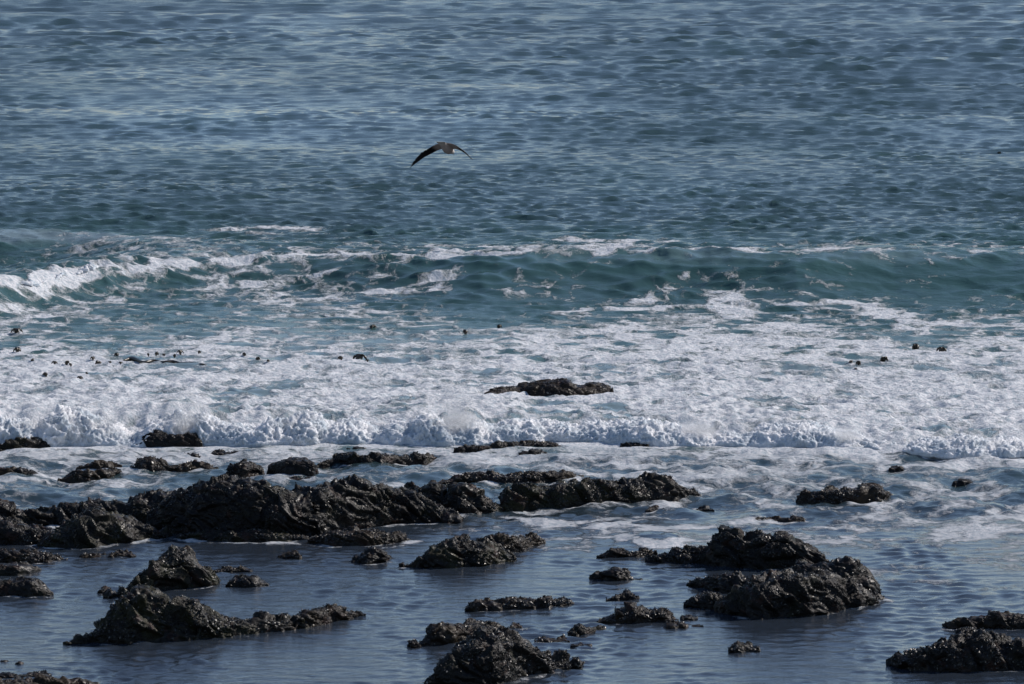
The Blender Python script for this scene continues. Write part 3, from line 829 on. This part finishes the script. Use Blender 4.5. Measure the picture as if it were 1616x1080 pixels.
ROCKS = [
    # pts (top), pts (waterline), material, label, extra
    ([(684, 763), (705, 755), (735, 748), (760, 743), (775, 747), (800, 748), (820, 745), (850, 746), (880, 744), (905, 745), (922, 749)], [(684, 764), (740, 761), (800, 763), (850, 761), (890, 758), (922, 751)], 'brown',
     "low brown rock ridge just behind the knobbly central reef", dict(shells=.8)),
    ([(-60, 700), (0, 697), (25, 693), (60, 691), (90, 693), (99, 701)], [(-60, 714), (0, 712), (30, 711), (60, 708), (99, 705)], 'dark', "flat dark rock at the left edge with surf breaking over it", dict(shells=.4)),
    ([(150, 699), (160, 693), (172, 692), (182, 699)], [(150, 702), (182, 702)], 'brown', "small brown rock half buried in the surf, left of the rounded surf rock", dict(shells=.4)),
    ([(213, 702), (222, 693), (232, 686), (245, 680), (258, 686), (275, 687), (295, 680), (308, 681), (318, 694)], [(213, 705), (260, 706), (318, 704)], 'dark', "smooth dark rock with surf bursting right over its top", dict(shells=.15, rough=.4, big=.6)),
    ([(-50, 739), (0, 738), (20, 737), (40, 742), (61, 748)], [(-50, 754), (0, 753), (30, 752), (61, 750)], 'brown', "low knobbly rock at the left edge in thin foam above the reef", dict(shells=.8)),
    ([(121, 737), (145, 727), (165, 728), (189, 736)], [(121, 740), (150, 741), (189, 738)], 'brown', "brown rounded rock behind a lower one, upper left shallows", dict(shells=.7)),
    ([(91, 755), (110, 746), (135, 740), (150, 742), (170, 740), (191, 745)], [(91, 757), (140, 758), (180, 753), (191, 749)], 'brown', "low brown shelly rock in front of the rounded one, upper left shallows", dict(shells=1.0)),
    ([(206, 737), (215, 725), (235, 719), (255, 722), (268, 732), (300, 731), (330, 733), (342, 738)], [(206, 744), (240, 747), (270, 745), (300, 743), (342, 740)], 'brown', "humped shelly rock with a long low tail to the right", dict(shells=.9)),
    ([(276, 719), (290, 715), (305, 715), (316, 719)], [(276, 721), (316, 721)], 'dark', "little flat rock just behind the humped shelly rock", dict(shells=.5)),
    ([(329, 716), (340, 712), (360, 714), (385, 716)], [(329, 718), (385, 718)], 'dark', "thin flat rock at the foot of the surf above the dark boulder", dict(shells=.5)),
    ([(352, 743), (365, 731), (383, 728), (400, 734), (412, 742)], [(352, 749), (380, 751), (412, 746)], 'dark', "small domed grey black rock wet with foam, behind the reef", dict(shells=.4)),
    ([(423, 736), (428, 731), (440, 727), (465, 723), (482, 725), (496, 731), (500, 738)], [(423, 748), (450, 753), (497, 753), (500, 748)], 'dark', "smooth blocky black boulder standing alone behind the reef", dict(shells=0.05, rough=.25, big=.35, box=.5)),
    ([(450, 756), (465, 753), (492, 757)], [(450, 760), (492, 760)], 'dark', "sliver of wet rock at the foot of the blocky boulder", dict(shells=.4)),
    ([(499, 732), (515, 722), (530, 718), (560, 713), (580, 716), (620, 716), (650, 716), (675, 713), (692, 721)], [(499, 737), (530, 733), (560, 736), (600, 737), (640, 731), (670, 729), (692, 725)], 'dark', "long low shelly rock right of the blocky boulder", dict(shells=.9)),
    ([(544, 708), (556, 705), (576, 707)], [(544, 710), (576, 709)], 'dark', "tiny dark rock at the surf's foot above the long low rock", dict(shells=.3)),
    ([(717, 708), (735, 702), (765, 703), (790, 698), (810, 697), (840, 699), (870, 698), (887, 702)], [(717, 711), (760, 710), (800, 707), (840, 706), (887, 704)], 'dark', "long thin black rock right at the foot of the surf", dict(shells=.7)),
    ([(819, 715), (835, 709), (855, 708), (864, 712)], [(819, 718), (840, 718), (864, 714)], 'dark', "small slanting black rock below the thin rock at the surf's foot", dict(shells=.4)),
    ([(978, 701), (1000, 698), (1022, 702)], [(978, 706), (1022, 706)], 'dark', "little rock showing under the foam of the broken wave", dict(shells=.4)),
    ([(755, 622), (780, 612), (810, 607), (840, 601), (870, 597), (895, 597), (915, 606), (930, 602), (955, 603), (970, 612)], [(755, 626), (790, 624), (820, 620), (850, 622), (900, 622), (970, 618)], 'brown', "long grey brown rock awash out in the white foam", dict(shells=.15, lift=.34, dmin=1.3, sink=.05, big=.45, rough=.5)),
    ([(979, 611), (988, 607), (998, 609)], [(979, 613), (998, 613)], 'dark', "tiny rock at the right tip of the rock awash in foam", dict(shells=.2)),
    ([(1256, 782), (1270, 772), (1300, 767), (1320, 768), (1345, 770), (1360, 763), (1380, 762), (1395, 770), (1411, 781)], [(1256, 791), (1280, 795), (1330, 796), (1390, 794), (1411, 786)], 'brown', "brown shelly rock alone in the foamy water on the right", dict(shells=1.2, pale=.07)),
    ([(1404, 740), (1408, 735), (1418, 734), (1424, 739)], [(1404, 743), (1424, 742)], 'dark', "dark pebble sized rock above the lone brown rock on the right", dict(shells=.3)),
    ([(1507, 761), (1518, 757), (1536, 760)], [(1507, 763), (1536, 762)], 'dark', "small smooth rock awash at far right, beyond the lone brown rock", dict(shells=.2)),
    ([(1170, 820), (1200, 815), (1240, 816), (1272, 819)], [(1170, 822), (1272, 821)], 'brown', "rock barely breaking the surface below left of the lone brown rock", dict(shells=.5)),
    ([(1020, 805), (1040, 800), (1060, 804)], [(1020, 807), (1060, 806)], 'brown', "weedy bit of rock breaking the surface below the central reef", dict(shells=.5)),
    ([(1100, 803), (1115, 798), (1128, 803)], [(1100, 805), (1128, 805)], 'dark', "small knob of rock off the right end of the central reef", dict(shells=.5)),
    # lower left
    ([(-70, 876), (0, 870), (30, 868), (60, 870), (80, 873), (104, 881)], [(-70, 890), (0, 889), (40, 889), (70, 888), (104, 883)], 'brown', "low brown weedy rock at the left edge above two dark boulders", dict(shells=1.2)),
    ([(122, 878), (135, 873), (150, 874), (170, 878)], [(122, 881), (170, 880)], 'brown', "strip of low weedy stones right of the brown weedy rock", dict(shells=1.0)),
    ([(173, 876), (185, 871), (205, 871), (214, 877)], [(173, 879), (214, 879)], 'brown', "low crusted stone in still water just below the whaleback", dict(shells=1.0)),
    ([(-50, 893), (0, 890), (20, 888), (45, 890), (61, 898)], [(-50, 911), (0, 910), (30, 909), (50, 906), (61, 902)], 'dark', "upper of the two smooth dark boulders at the left edge", dict(shells=.05, rough=.3, big=.5)),
    ([(-60, 918), (0, 917), (20, 913), (50, 912), (65, 920), (80, 935)], [(-60, 943), (0, 942), (50, 943), (80, 940)], 'dark', "lower of the two smooth dark boulders at the left edge", dict(shells=.1, rough=.3, big=.5)),
    ([(170, 940), (195, 922), (210, 905), (235, 887), (262, 868), (275, 859), (289, 858), (300, 868), (315, 885), (330, 905), (342, 919)], [(170, 943), (200, 943), (240, 937), (260, 933), (290, 931), (330, 926), (342, 921)], 'green', "pointed pyramid shaped black rock in the left pool", dict(shells=.7, deep=1.0)),
    ([(152, 933), (162, 927), (174, 932)], [(152, 936), (174, 936)], 'dark', "dark stone at the left foot of the pyramid shaped rock", dict(shells=.2)),
    ([(328, 901), (345, 896), (375, 893), (397, 899)], [(328, 905), (397, 903)], 'brown', "low flat stone right of the pyramid shaped rock's foot", dict(shells=.6)),
    ([(356, 919), (370, 908), (390, 907), (410, 913), (424, 920)], [(356, 927), (400, 928), (424, 924)], 'dark', "smooth black stone in the pool right of the pyramid shaped rock", dict(shells=.1, rough=.4, big=.6)),
    ([(438, 878), (455, 873), (466, 869), (473, 878)], [(438, 881), (473, 883)], 'brown', "spiky weed covered stone alone in the pool below the reef", dict(shells=1.0)),
    ([(554, 886), (570, 872), (585, 866), (605, 866), (624, 880)], [(554, 889), (580, 891), (610, 888), (624, 883)], 'dark', "domed black stone in the pool below the reef's ledge", dict(shells=.4)),
    # centre pool
    ([(733, 961), (745, 948), (760, 944), (800, 945), (830, 944), (860, 944), (880, 942), (907, 951)], [(733, 965), (780, 965), (830, 962), (870, 958), (907, 953)], 'brown', "long flat shell crusted rock in the middle of the pool", dict(shells=1.3, pale=.1)),
    ([(643, 1019), (665, 1010), (680, 992), (695, 980), (720, 979), (760, 978), (780, 980), (793, 990)], [(643, 1022), (680, 1021), (720, 1018), (760, 1011), (793, 1002)], 'brown', "brown crusted rock tucked behind the big bottom centre rock", dict(shells=1.0)),
    ([(662, 1076), (690, 1060), (705, 1040), (715, 1025), (740, 1013), (765, 1003), (790, 994), (815, 997), (830, 1007), (850, 1018), (870, 1025), (885, 1035), (900, 1046), (912, 1051)], [(662, 1079), (700, 1082), (780, 1082), (850, 1066), (912, 1054)], 'dark', "big rugged black rock at the bottom centre edge", dict(shells=1.0, pale=.06, deep=1.0)),
    ([(801, 992), (808, 981), (824, 988)], [(801, 995), (824, 993)], 'dark', "small knob of rock behind the big bottom centre rock", dict(shells=.6)),
    ([(843, 1010), (858, 1003), (872, 1007), (892, 1004), (900, 1009)], [(843, 1014), (900, 1012)], 'brown', "low weedy stones right of the big bottom centre rock's peak", dict(shells=.9)),
    ([(899, 999), (907, 988), (915, 983), (925, 989), (940, 987), (955, 991)], [(899, 1003), (930, 1001), (955, 994)], 'dark', "upright stubby stone with a low tail, centre pool", dict(shells=.6)),
    ([(901, 1017), (918, 1014), (933, 1017)], [(901, 1021), (933, 1021)], 'dark', "little flat stone under the upright stubby one", dict(shells=.3)),
    ([(935, 910), (950, 899), (970, 893), (990, 897), (1012, 912)], [(935, 915), (975, 918), (1012, 914)], 'dark', "upper of two small black domes left of the big right hand rock", dict(shells=.5)),
    ([(956, 944), (970, 936), (990, 932), (1010, 941)], [(956, 948), (1010, 946)], 'dark', "lower of two small black domes left of the big right hand rock", dict(shells=.5)),
    ([(940, 979), (965, 970), (985, 958), (1000, 953), (1015, 956), (1030, 963), (1050, 960), (1060, 968), (1073, 976)], [(940, 983), (1000, 985), (1060, 981), (1073, 979)], 'brown', "jagged weedy rock below the two small black domes", dict(shells=1.0)),
    ([(1047, 990), (1060, 983), (1085, 986), (1112, 986)], [(1047, 993), (1112, 990)], 'brown', "low weedy stone right of the jagged weedy rock", dict(shells=.8)),
    ([(1077, 975), (1086, 970), (1102, 975)], [(1077, 979), (1102, 978)], 'dark', "little stone above the low weedy one, left of the big right hand rock", dict(shells=.5)),
    ([(943, 878), (965, 866), (985, 866), (1000, 870), (1020, 868), (1038, 869)], [(943, 881), (1000, 880), (1038, 876)], 'brown', "low brown rock at the end of the small breaker", dict(shells=1.0)),
    ([(1384, 945), (1392, 941), (1404, 944)], [(1384, 948), (1404, 948)], 'dark', "small stone at the right foot of the big right hand rock", dict(shells=.2)),
    ([(1153, 1024), (1165, 1013), (1185, 1015), (1199, 1021)], [(1153, 1031), (1199, 1029)], 'dark', "round mossy stone alone in the water, lower right", dict(shells=.7)),
    ([(1493, 989), (1520, 978), (1545, 968), (1570, 964), (1616, 967), (1700, 975), (1740, 988)], [(1493, 992), (1550, 993), (1616, 994), (1740, 992)], 'brown', "flat topped rock at the right edge, behind the rugged one", dict(shells=.9)),
    ([(1406, 1044), (1425, 1030), (1445, 1018), (1460, 1012), (1480, 1020), (1500, 1008), (1520, 996), (1545, 993), (1570, 1000), (1600, 1008), (1640, 1012), (1700, 1030), (1730, 1046)], [(1406, 1050), (1430, 1059), (1480, 1061), (1540, 1060), (1616, 1058), (1730, 1052)], 'dark', "rugged black rock with pale specks in the bottom right corner", dict(shells=1.1, pale=.08)),
    ([(-30, 1046), (0, 1044), (20, 1044), (30, 1047)], [(-30, 1049), (30, 1049)], 'dark', "sliver of dark rock at the left edge near the bottom", dict(shells=.4)),
    ([(-60, 1064), (0, 1060), (30, 1062), (50, 1058), (78, 1063)], [(-60, 1072), (0, 1071), (78, 1068)], 'dark', "dark knobbly rock in the bottom left corner", dict(shells=.7)),
    ([(-120, 1080), (-40, 1072), (40, 1070), (100, 1073), (150, 1079), (190, 1088)], [(-120, 1120), (0, 1118), (100, 1104), (190, 1092)], 'brown', "brown rock shelf cut off by the bottom left corner", dict(shells=.8)),
]
for i, (top, bot, mat, label, kw) in enumerate(ROCKS):
    make_rock("rock", T(top, bot), mat, label=label, **kw)

# --- long front rock lower left
R3 = reef("rock", 330, 1000, "long wedge shaped black rock in the left foreground, tapering right")
make_rock("wedge", T([(104, 1015), (130, 998), (155, 978), (180, 955), (200, 936), (225, 933), (245, 943), (262, 951), (285, 948), (305, 951), (320, 959), (345, 968), (365, 985)], [(104, 1017), (150, 1016), (200, 1016), (260, 1013), (300, 1010), (365, 1005)]), 'green', R3, rib=.4, shells=.7, pale=.06, deep=1.1)
make_rock("tail", T([(310, 985), (335, 966), (380, 970), (400, 972), (440, 973), (470, 973), (495, 982)], [(310, 1010), (350, 1007), (400, 1002), (450, 996), (495, 989)]), 'green', R3, shells=1.2, pale=.07)
make_rock("knob", T([(462, 980), (480, 965), (500, 958), (520, 957), (555, 961), (574, 970)], [(462, 994), (500, 989), (540, 981), (574, 973)]), 'brown', R3, shells=.9, pale=.05)
# --- rock with two humps in the centre pool
R4 = reef("rock", 740, 890, "two humped black rock in the pool below the central reef")
make_rock("hump", T([(634, 892), (660, 878), (680, 865), (690, 858), (705, 850), (730, 850), (770, 856), (795, 870), (810, 884)], [(634, 895), (680, 897), (720, 896), (780, 891), (810, 886)]), 'green', R4, rib=.7, shells=.6, big=.8)
make_rock("hump", T([(755, 862), (770, 850), (785, 843), (810, 843), (830, 846), (845, 845), (858, 854)], [(755, 876), (800, 874), (825, 868), (858, 859)]), 'brown', R4, shells=.7)
# --- the big rock on the right
R5 = reef("rock", 1230, 930, "biggest rock on the right, black and craggy with slanting pale seams")
make_rock("crag", T([(1020, 884), (1040, 872), (1060, 868), (1075, 860), (1085, 856), (1115, 857), (1125, 842), (1150, 837), (1180, 839), (1215, 842), (1245, 843), (1265, 853), (1280, 862), (1305, 875), (1318, 890)], [(1020, 887), (1060, 889), (1100, 891), (1160, 898), (1210, 899), (1250, 899), (1318, 897)]), 'dark', R5, shells=.6, deep=.8)
make_rock("ledge", T([(1084, 922), (1105, 913), (1140, 906), (1180, 905), (1230, 907), (1270, 920)], [(1084, 925), (1140, 935), (1200, 938), (1270, 938)]), 'dark', R5, shells=.6)
make_rock("block", T([(1235, 915), (1250, 898), (1265, 884), (1280, 890), (1310, 888), (1330, 885), (1355, 882), (1370, 895), (1380, 918), (1388, 938)], [(1235, 940), (1300, 950), (1350, 950), (1388, 942)]), 'dark', R5, rib=.6, shells=.4, big=.7)
make_rock("slab", T([(1141, 965), (1150, 948), (1162, 933), (1190, 918), (1230, 909), (1280, 905), (1320, 916), (1360, 935), (1387, 944)], [(1141, 967), (1160, 972), (1200, 977), (1260, 974), (1310, 968), (1360, 957), (1387, 948)]), 'dark', R5, rib=1.2, shells=.5, big=.9, deep=1.2)
make_rock("shoulder", T([(1083, 952), (1095, 941), (1120, 936), (1142, 940), (1155, 950)], [(1083, 958), (1120, 962), (1155, 964)]), 'dark', R5, shells=.4)

# ------------------------------------------------------------------ kelp heads in the foam
def kelp_mesh(seed):
    r = random.Random(seed)
    V, F = [], []
    def tube(path, rad, flat=1.0):
        base = len(V); k = 6
        for i, p in enumerate(path):
            d = Vector(path[min(i + 1, len(path) - 1)]) - Vector(path[max(i - 1, 0)])
            d.normalize(); a = d.orthogonal().normalized(); b = d.cross(a)
            for j in range(k):
                t = 6.283 * j / k
                V.append(tuple(Vector(p) + a * math.cos(t) * rad[i] + b * math.sin(t) * rad[i] * flat))
        for i in range(len(path) - 1):
            for j in range(k):
                F.append((base + i * k + j, base + i * k + (j + 1) % k, base + (i + 1) * k + (j + 1) % k, base + (i + 1) * k + j))
    h = 0.5
    lean = r.uniform(-.3, .3)
    path = [(lean * t * h, 0.02 * math.sin(5 * t), -0.3 + (h + .3) * t) for t in [i / 7 for i in range(8)]]
    tube(path, [.10, .13, .17, .22, .28, .33, .30, .08])
    for b in range(r.randint(4, 6)):
        a = r.uniform(0, 6.283); L = r.uniform(.3, .75)
        x0, z0 = lean * h, h * 0.8
        p = []
        for i in range(7):
            t = i / 6
            p.append((x0 + math.cos(a) * L * t, math.sin(a) * L * t, z0 + 0.22 * math.sin(t * 2.4) - 0.62 * t * t))
        tube(p, [.12, .15, .16, .15, .13, .10, .03], 0.45)
    return mesh_from("kelp", V, F)

KMESH = [kelp_mesh(i) for i in range(5)]
for me in KMESH: me.materials.append(M_KELP)
KELP = [  # column, waterline row, width in m, label
    (25, 526, .30, "dark kelp head in the green water near the left edge, farthest out there"),
    (28, 556, .30, "dark spiky kelp head in foam at the left edge, below another"),
    (157, 577, .30, "largest of the kelp heads in the foam on the left"),
    (568, 569, .38, "tangled kelp clump standing alone in the foam left of centre"),
    (1446, 553, .42, "big round kelp clump in the foam on the right"),
    (1488, 556, .32, "kelp clump just right of the big round one"),
    (1393, 572, .34, "kelp head below left of the big round clump on the right"),
    (586, 519, .26, "dark kelp tip in the green water left of centre"),
    (735, 527, .26, "dark kelp tip in the green water at the centre, with a dim patch beside it"),
    (787, 518, .22, "faint curled kelp tip in the green water right of the dim patch"),
    (1577, 243, .2, "tiny dark speck of kelp far out at the right edge"),
]
TINY = [(66, 573), (86, 576), (105, 577), (112, 579), (73, 595), (174, 575), (147, 569), (184, 564), (234, 563), (246, 562), (259, 563), (275, 565), (285, 560), (314, 559), (386, 563),
        (190, 576), (126, 600), (406, 571), (424, 573), (539, 569), (580, 572), (1344, 575), (1355, 577), (137, 593), (50, 573), (1351, 586)]
KX, KY, KZ = on_sea([k[0] for k in KELP] + [k[0] for k in TINY], [k[1] for k in KELP] + [k[1] for k in TINY])
for i, (px, py, wd, lab) in enumerate(KELP):
    x, y, z = float(KX[i]), float(KY[i]), float(KZ[i])
    o = link("kelp_clump", KMESH[i % 5].copy() if False else KMESH[i % 5], None, label=lab, cat="kelp", group="kelp heads floating in the surf")
    o.location = (x, y, z + 0.02); o.scale = (wd, wd, wd * 0.85); o.rotation_euler = (0, 0, i * 1.7)
ORD = ("first second third fourth fifth sixth seventh eighth ninth tenth eleventh twelfth thirteenth fourteenth fifteenth sixteenth seventeenth eighteenth nineteenth "
       "twentieth twenty-first twenty-second twenty-third twenty-fourth twenty-fifth twenty-sixth").split()
RANK = {i: k for k, i in enumerate(sorted(range(len(TINY)), key=lambda q: TINY[q]))}
for i, (px, py) in enumerate(TINY):
    x, y, z = (float(q[i + len(KELP)]) for q in (KX, KY, KZ))
    o = link("kelp_clump", KMESH[(i * 3) % 5], None, label=f"tiny dark kelp tip in the white foam, {ORD[RANK[i]]} of the tiny ones from the left", cat="kelp", group="tiny kelp tips in the foam")
    s = 0.11 + 0.09 * ((i * 7) % 5) / 4
    o.location = (x, y, z + 0.04); o.scale = (s, s, s); o.rotation_euler = (0, 0, i * 2.1)

def kelp_strand():
    cols = np.linspace(192, 326, 60)
    rows = np.interp(cols, [192, 205, 222, 260, 300, 326], [570, 568, 572, 572, 575, 577]) + 0.8 * np.sin(cols / 5.0)
    x, y, z = on_sea(cols, rows)
    rad = 0.035 * (0.5 + np.abs(np.sin(cols / 9.0)) + 0.9 * np.exp(-((cols - 208) / 12) ** 2)) * smooth(192, 197, cols) * smooth(326, 320, cols) + 0.004
    t = np.linspace(0, 2 * math.pi, 9)
    G = np.stack([np.repeat(x[:, None], 9, 1), y[:, None] + np.cos(t)[None] * rad[:, None] * 2.2, z[:, None] + 0.03 + np.sin(t)[None] * rad[:, None]], -1)
    link("kelp_strand", mesh_from("kelp_strand", G.reshape(-1, 3), grid_faces(60, 9)), M_KELP, label="long dark kelp strand lying flat across the foam on the left", cat="kelp")
kelp_strand()

# ------------------------------------------------------------------ the gull
def gull_material():
    s = NT("gull_plumage")
    tc = s.n("TexCoord").outputs["Object"]
    sp = s.n("SeparateXYZ"); s.l(tc, sp.inputs[0])
    ax = s.math('ABSOLUTE', sp.outputs[0])
    n = s.noise(tc, 26, 3)
    c = s.mix(s.ramp(s.math('ADD', ax, s.math('MULTIPLY', n, 0.08)), 0.20, 0.30), (0.40, 0.34, 0.31), (0.010, 0.010, 0.012))
    core = s.math('SUBTRACT', 1.0, s.ramp(ax, 0.05, 0.075))
    c = s.mix(s.math('MULTIPLY', core, s.ramp(sp.outputs[1], 0.11, 0.16)), c, (0.52, 0.50, 0.48))
    c = s.mix(s.math('MULTIPLY', core, s.math('SUBTRACT', 1.0, s.ramp(sp.outputs[1], -0.25, -0.17))), c, (0.50, 0.46, 0.42))
    p = s.n("BsdfPrincipled"); p.inputs["Roughness"].default_value = 0.85; p.inputs["Specular IOR Level"].default_value = 0.08
    s.l(c, p.inputs["Base Color"]); s.l(p.outputs[0], s.out.inputs[0])
    return s.m

def build_gull():
    V, F = [], []
    def ring_loft(secs):
        k = len(secs[0]); base = len(V)
        for s in secs: V.extend(s)
        for i in range(len(secs) - 1):
            for j in range(k):
                F.append((base + i * k + j, base + i * k + (j + 1) % k, base + (i + 1) * k + (j + 1) % k, base + (i + 1) * k + j))
        F.append(tuple(base + j for j in range(k))[::-1]); F.append(tuple(base + (len(secs) - 1) * k + j for j in range(k)))
    K = 14
    body = [(-.33, .004, .085, .0), (-.26, .012, .07, .0), (-.18, .035, .055, .0), (-.08, .062, .068, -.008), (.02, .072, .078, -.012), (.11, .062, .07, -.006), (.17, .046, .05, .006), (.215, .042, .044, .014), (.255, .036, .036, .014), (.285, .016, .018, .008)]
    ring_loft([[(rx * math.cos(6.2832 * j / K), y, cz + rz * (1 if rx > .02 or y > 0 else .25) * math.sin(6.2832 * j / K)) for j in range(K)] for y, rz, rx, cz in body])
    def wing(side, path):
        secs = []
        for (x, y, z, ch, th) in path:
            ch *= 1.3 if side < 0 else 1.55; th *= 1.25
            s = []
            for j in range(12):
                t = 6.2832 * j / 12
                cx = math.cos(t)
                s.append((side * x, y - ch * 0.5 + ch * 0.5 * cx, z + th * math.sin(t) * (0.55 + 0.45 * cx)))
            secs.append(s if side > 0 else s[::-1])
        ring_loft(secs)
    # arched wings: rise a little to the wrist, then the hand droops
    wing(-1, [(.02, .10, .03, .20, .024), (.12, .12, .03, .20, .022), (.22, .14, .0, .19, .019), (.31, .15, -.05, .18, .017), (.40, .10, -.13, .17, .014), (.46, .04, -.22, .14, .011), (.51, -.03, -.31, .09, .009), (.54, -.08, -.38, .03, .006)])
    wing(1, [(.02, .10, .03, .20, .024), (.12, .12, .03, .20, .022), (.21, .14, .005, .19, .019), (.29, .15, -.04, .18, .017), (.36, .11, -.09, .17, .014), (.42, .04, -.14, .14, .011), (.48, -.04, -.185, .09, .009), (.52, -.10, -.215, .03, .006)])
    me = bpy.data.meshes.new("gull")
    me.from_pydata(V, [], F); me.update()
    o = link("gull", me, gull_material(), label="brown backed gull gliding low over the open sea with drooped dark wings", cat="bird")
    rm = o.modifiers.new("fuse", 'REMESH'); rm.mode = 'VOXEL'; rm.voxel_size = 0.0055
    sm = o.modifiers.new("soft", 'SMOOTH'); sm.iterations = 3; sm.factor = 0.5
    o.modifiers.new("sub", 'SUBSURF').render_levels = 0
    # bill
    bv = [(0.009 * math.cos(6.283 * j / 8), .278, .006 + .011 * math.sin(6.283 * j / 8)) for j in range(8)] + [(0.006 * math.cos(6.283 * j / 8), .315, .004 + .008 * math.sin(6.283 * j / 8)) for j in range(8)] + [(0, .335, -.004)]
    bf = [(j, (j + 1) % 8, 8 + (j + 1) % 8, 8 + j) for j in range(8)] + [(8 + j, 8 + (j + 1) % 8, 16) for j in range(8)]
    bm = bpy.data.meshes.new("bill"); bm.from_pydata(bv, [], bf); bm.update()
    link("bill", bm, plain_material("bill_dark", (.05, .04, .03), (.09, .06, .03), .4), parent=o)
    dist = 80.0
    x = (706 - 808) / FPX * dist / CP
    o.location = (x, dist, float(z_at(234, dist)))
    o.scale = (1.04, 0.9, 1.04)
    o.rotation_euler = (math.radians(-24), math.radians(0), math.radians(-24))
    return o
build_gull()

# ------------------------------------------------------------------ foam clinging round the rocks, then the sea's cover is written
def write_cover():
    X, Y, foam, aer, rip, db, wz = (SEA[k] for k in ("X", "Y", "foam", "aer", "rip", "db", "wz"))
    for xs, ys, row in RINGS:
        st = 0.62 if row < 870 else 0.30
        m = (X > xs.min() - .8) & (X < xs.max() + .8) & (Y > ys.min() - 1.2) & (Y < ys.max() + .6)
        if not m.any(): continue
        dist = seg_dist(X[m], Y[m] + 0.08, list(zip(xs, ys)))
        foam[m] = np.maximum(foam[m], st * (0.8 + 1.1 * wz[m]) * np.exp(-(dist / (0.22 if row < 870 else 0.10)) ** 2))
    body = 1 - 0.30 * smooth(-0.2, -1.5, db) * (1 - 0.5 * smooth(.1, .5, fbm2(X / 1.5, Y / 3, 3, 120)))       # thin foam on the inner side of the surf
    add_colors(SEA["me"], "sea_mix", np.stack([np.clip(foam, 0, 1), aer, rip, body], -1).reshape(-1, 4))
write_cover()
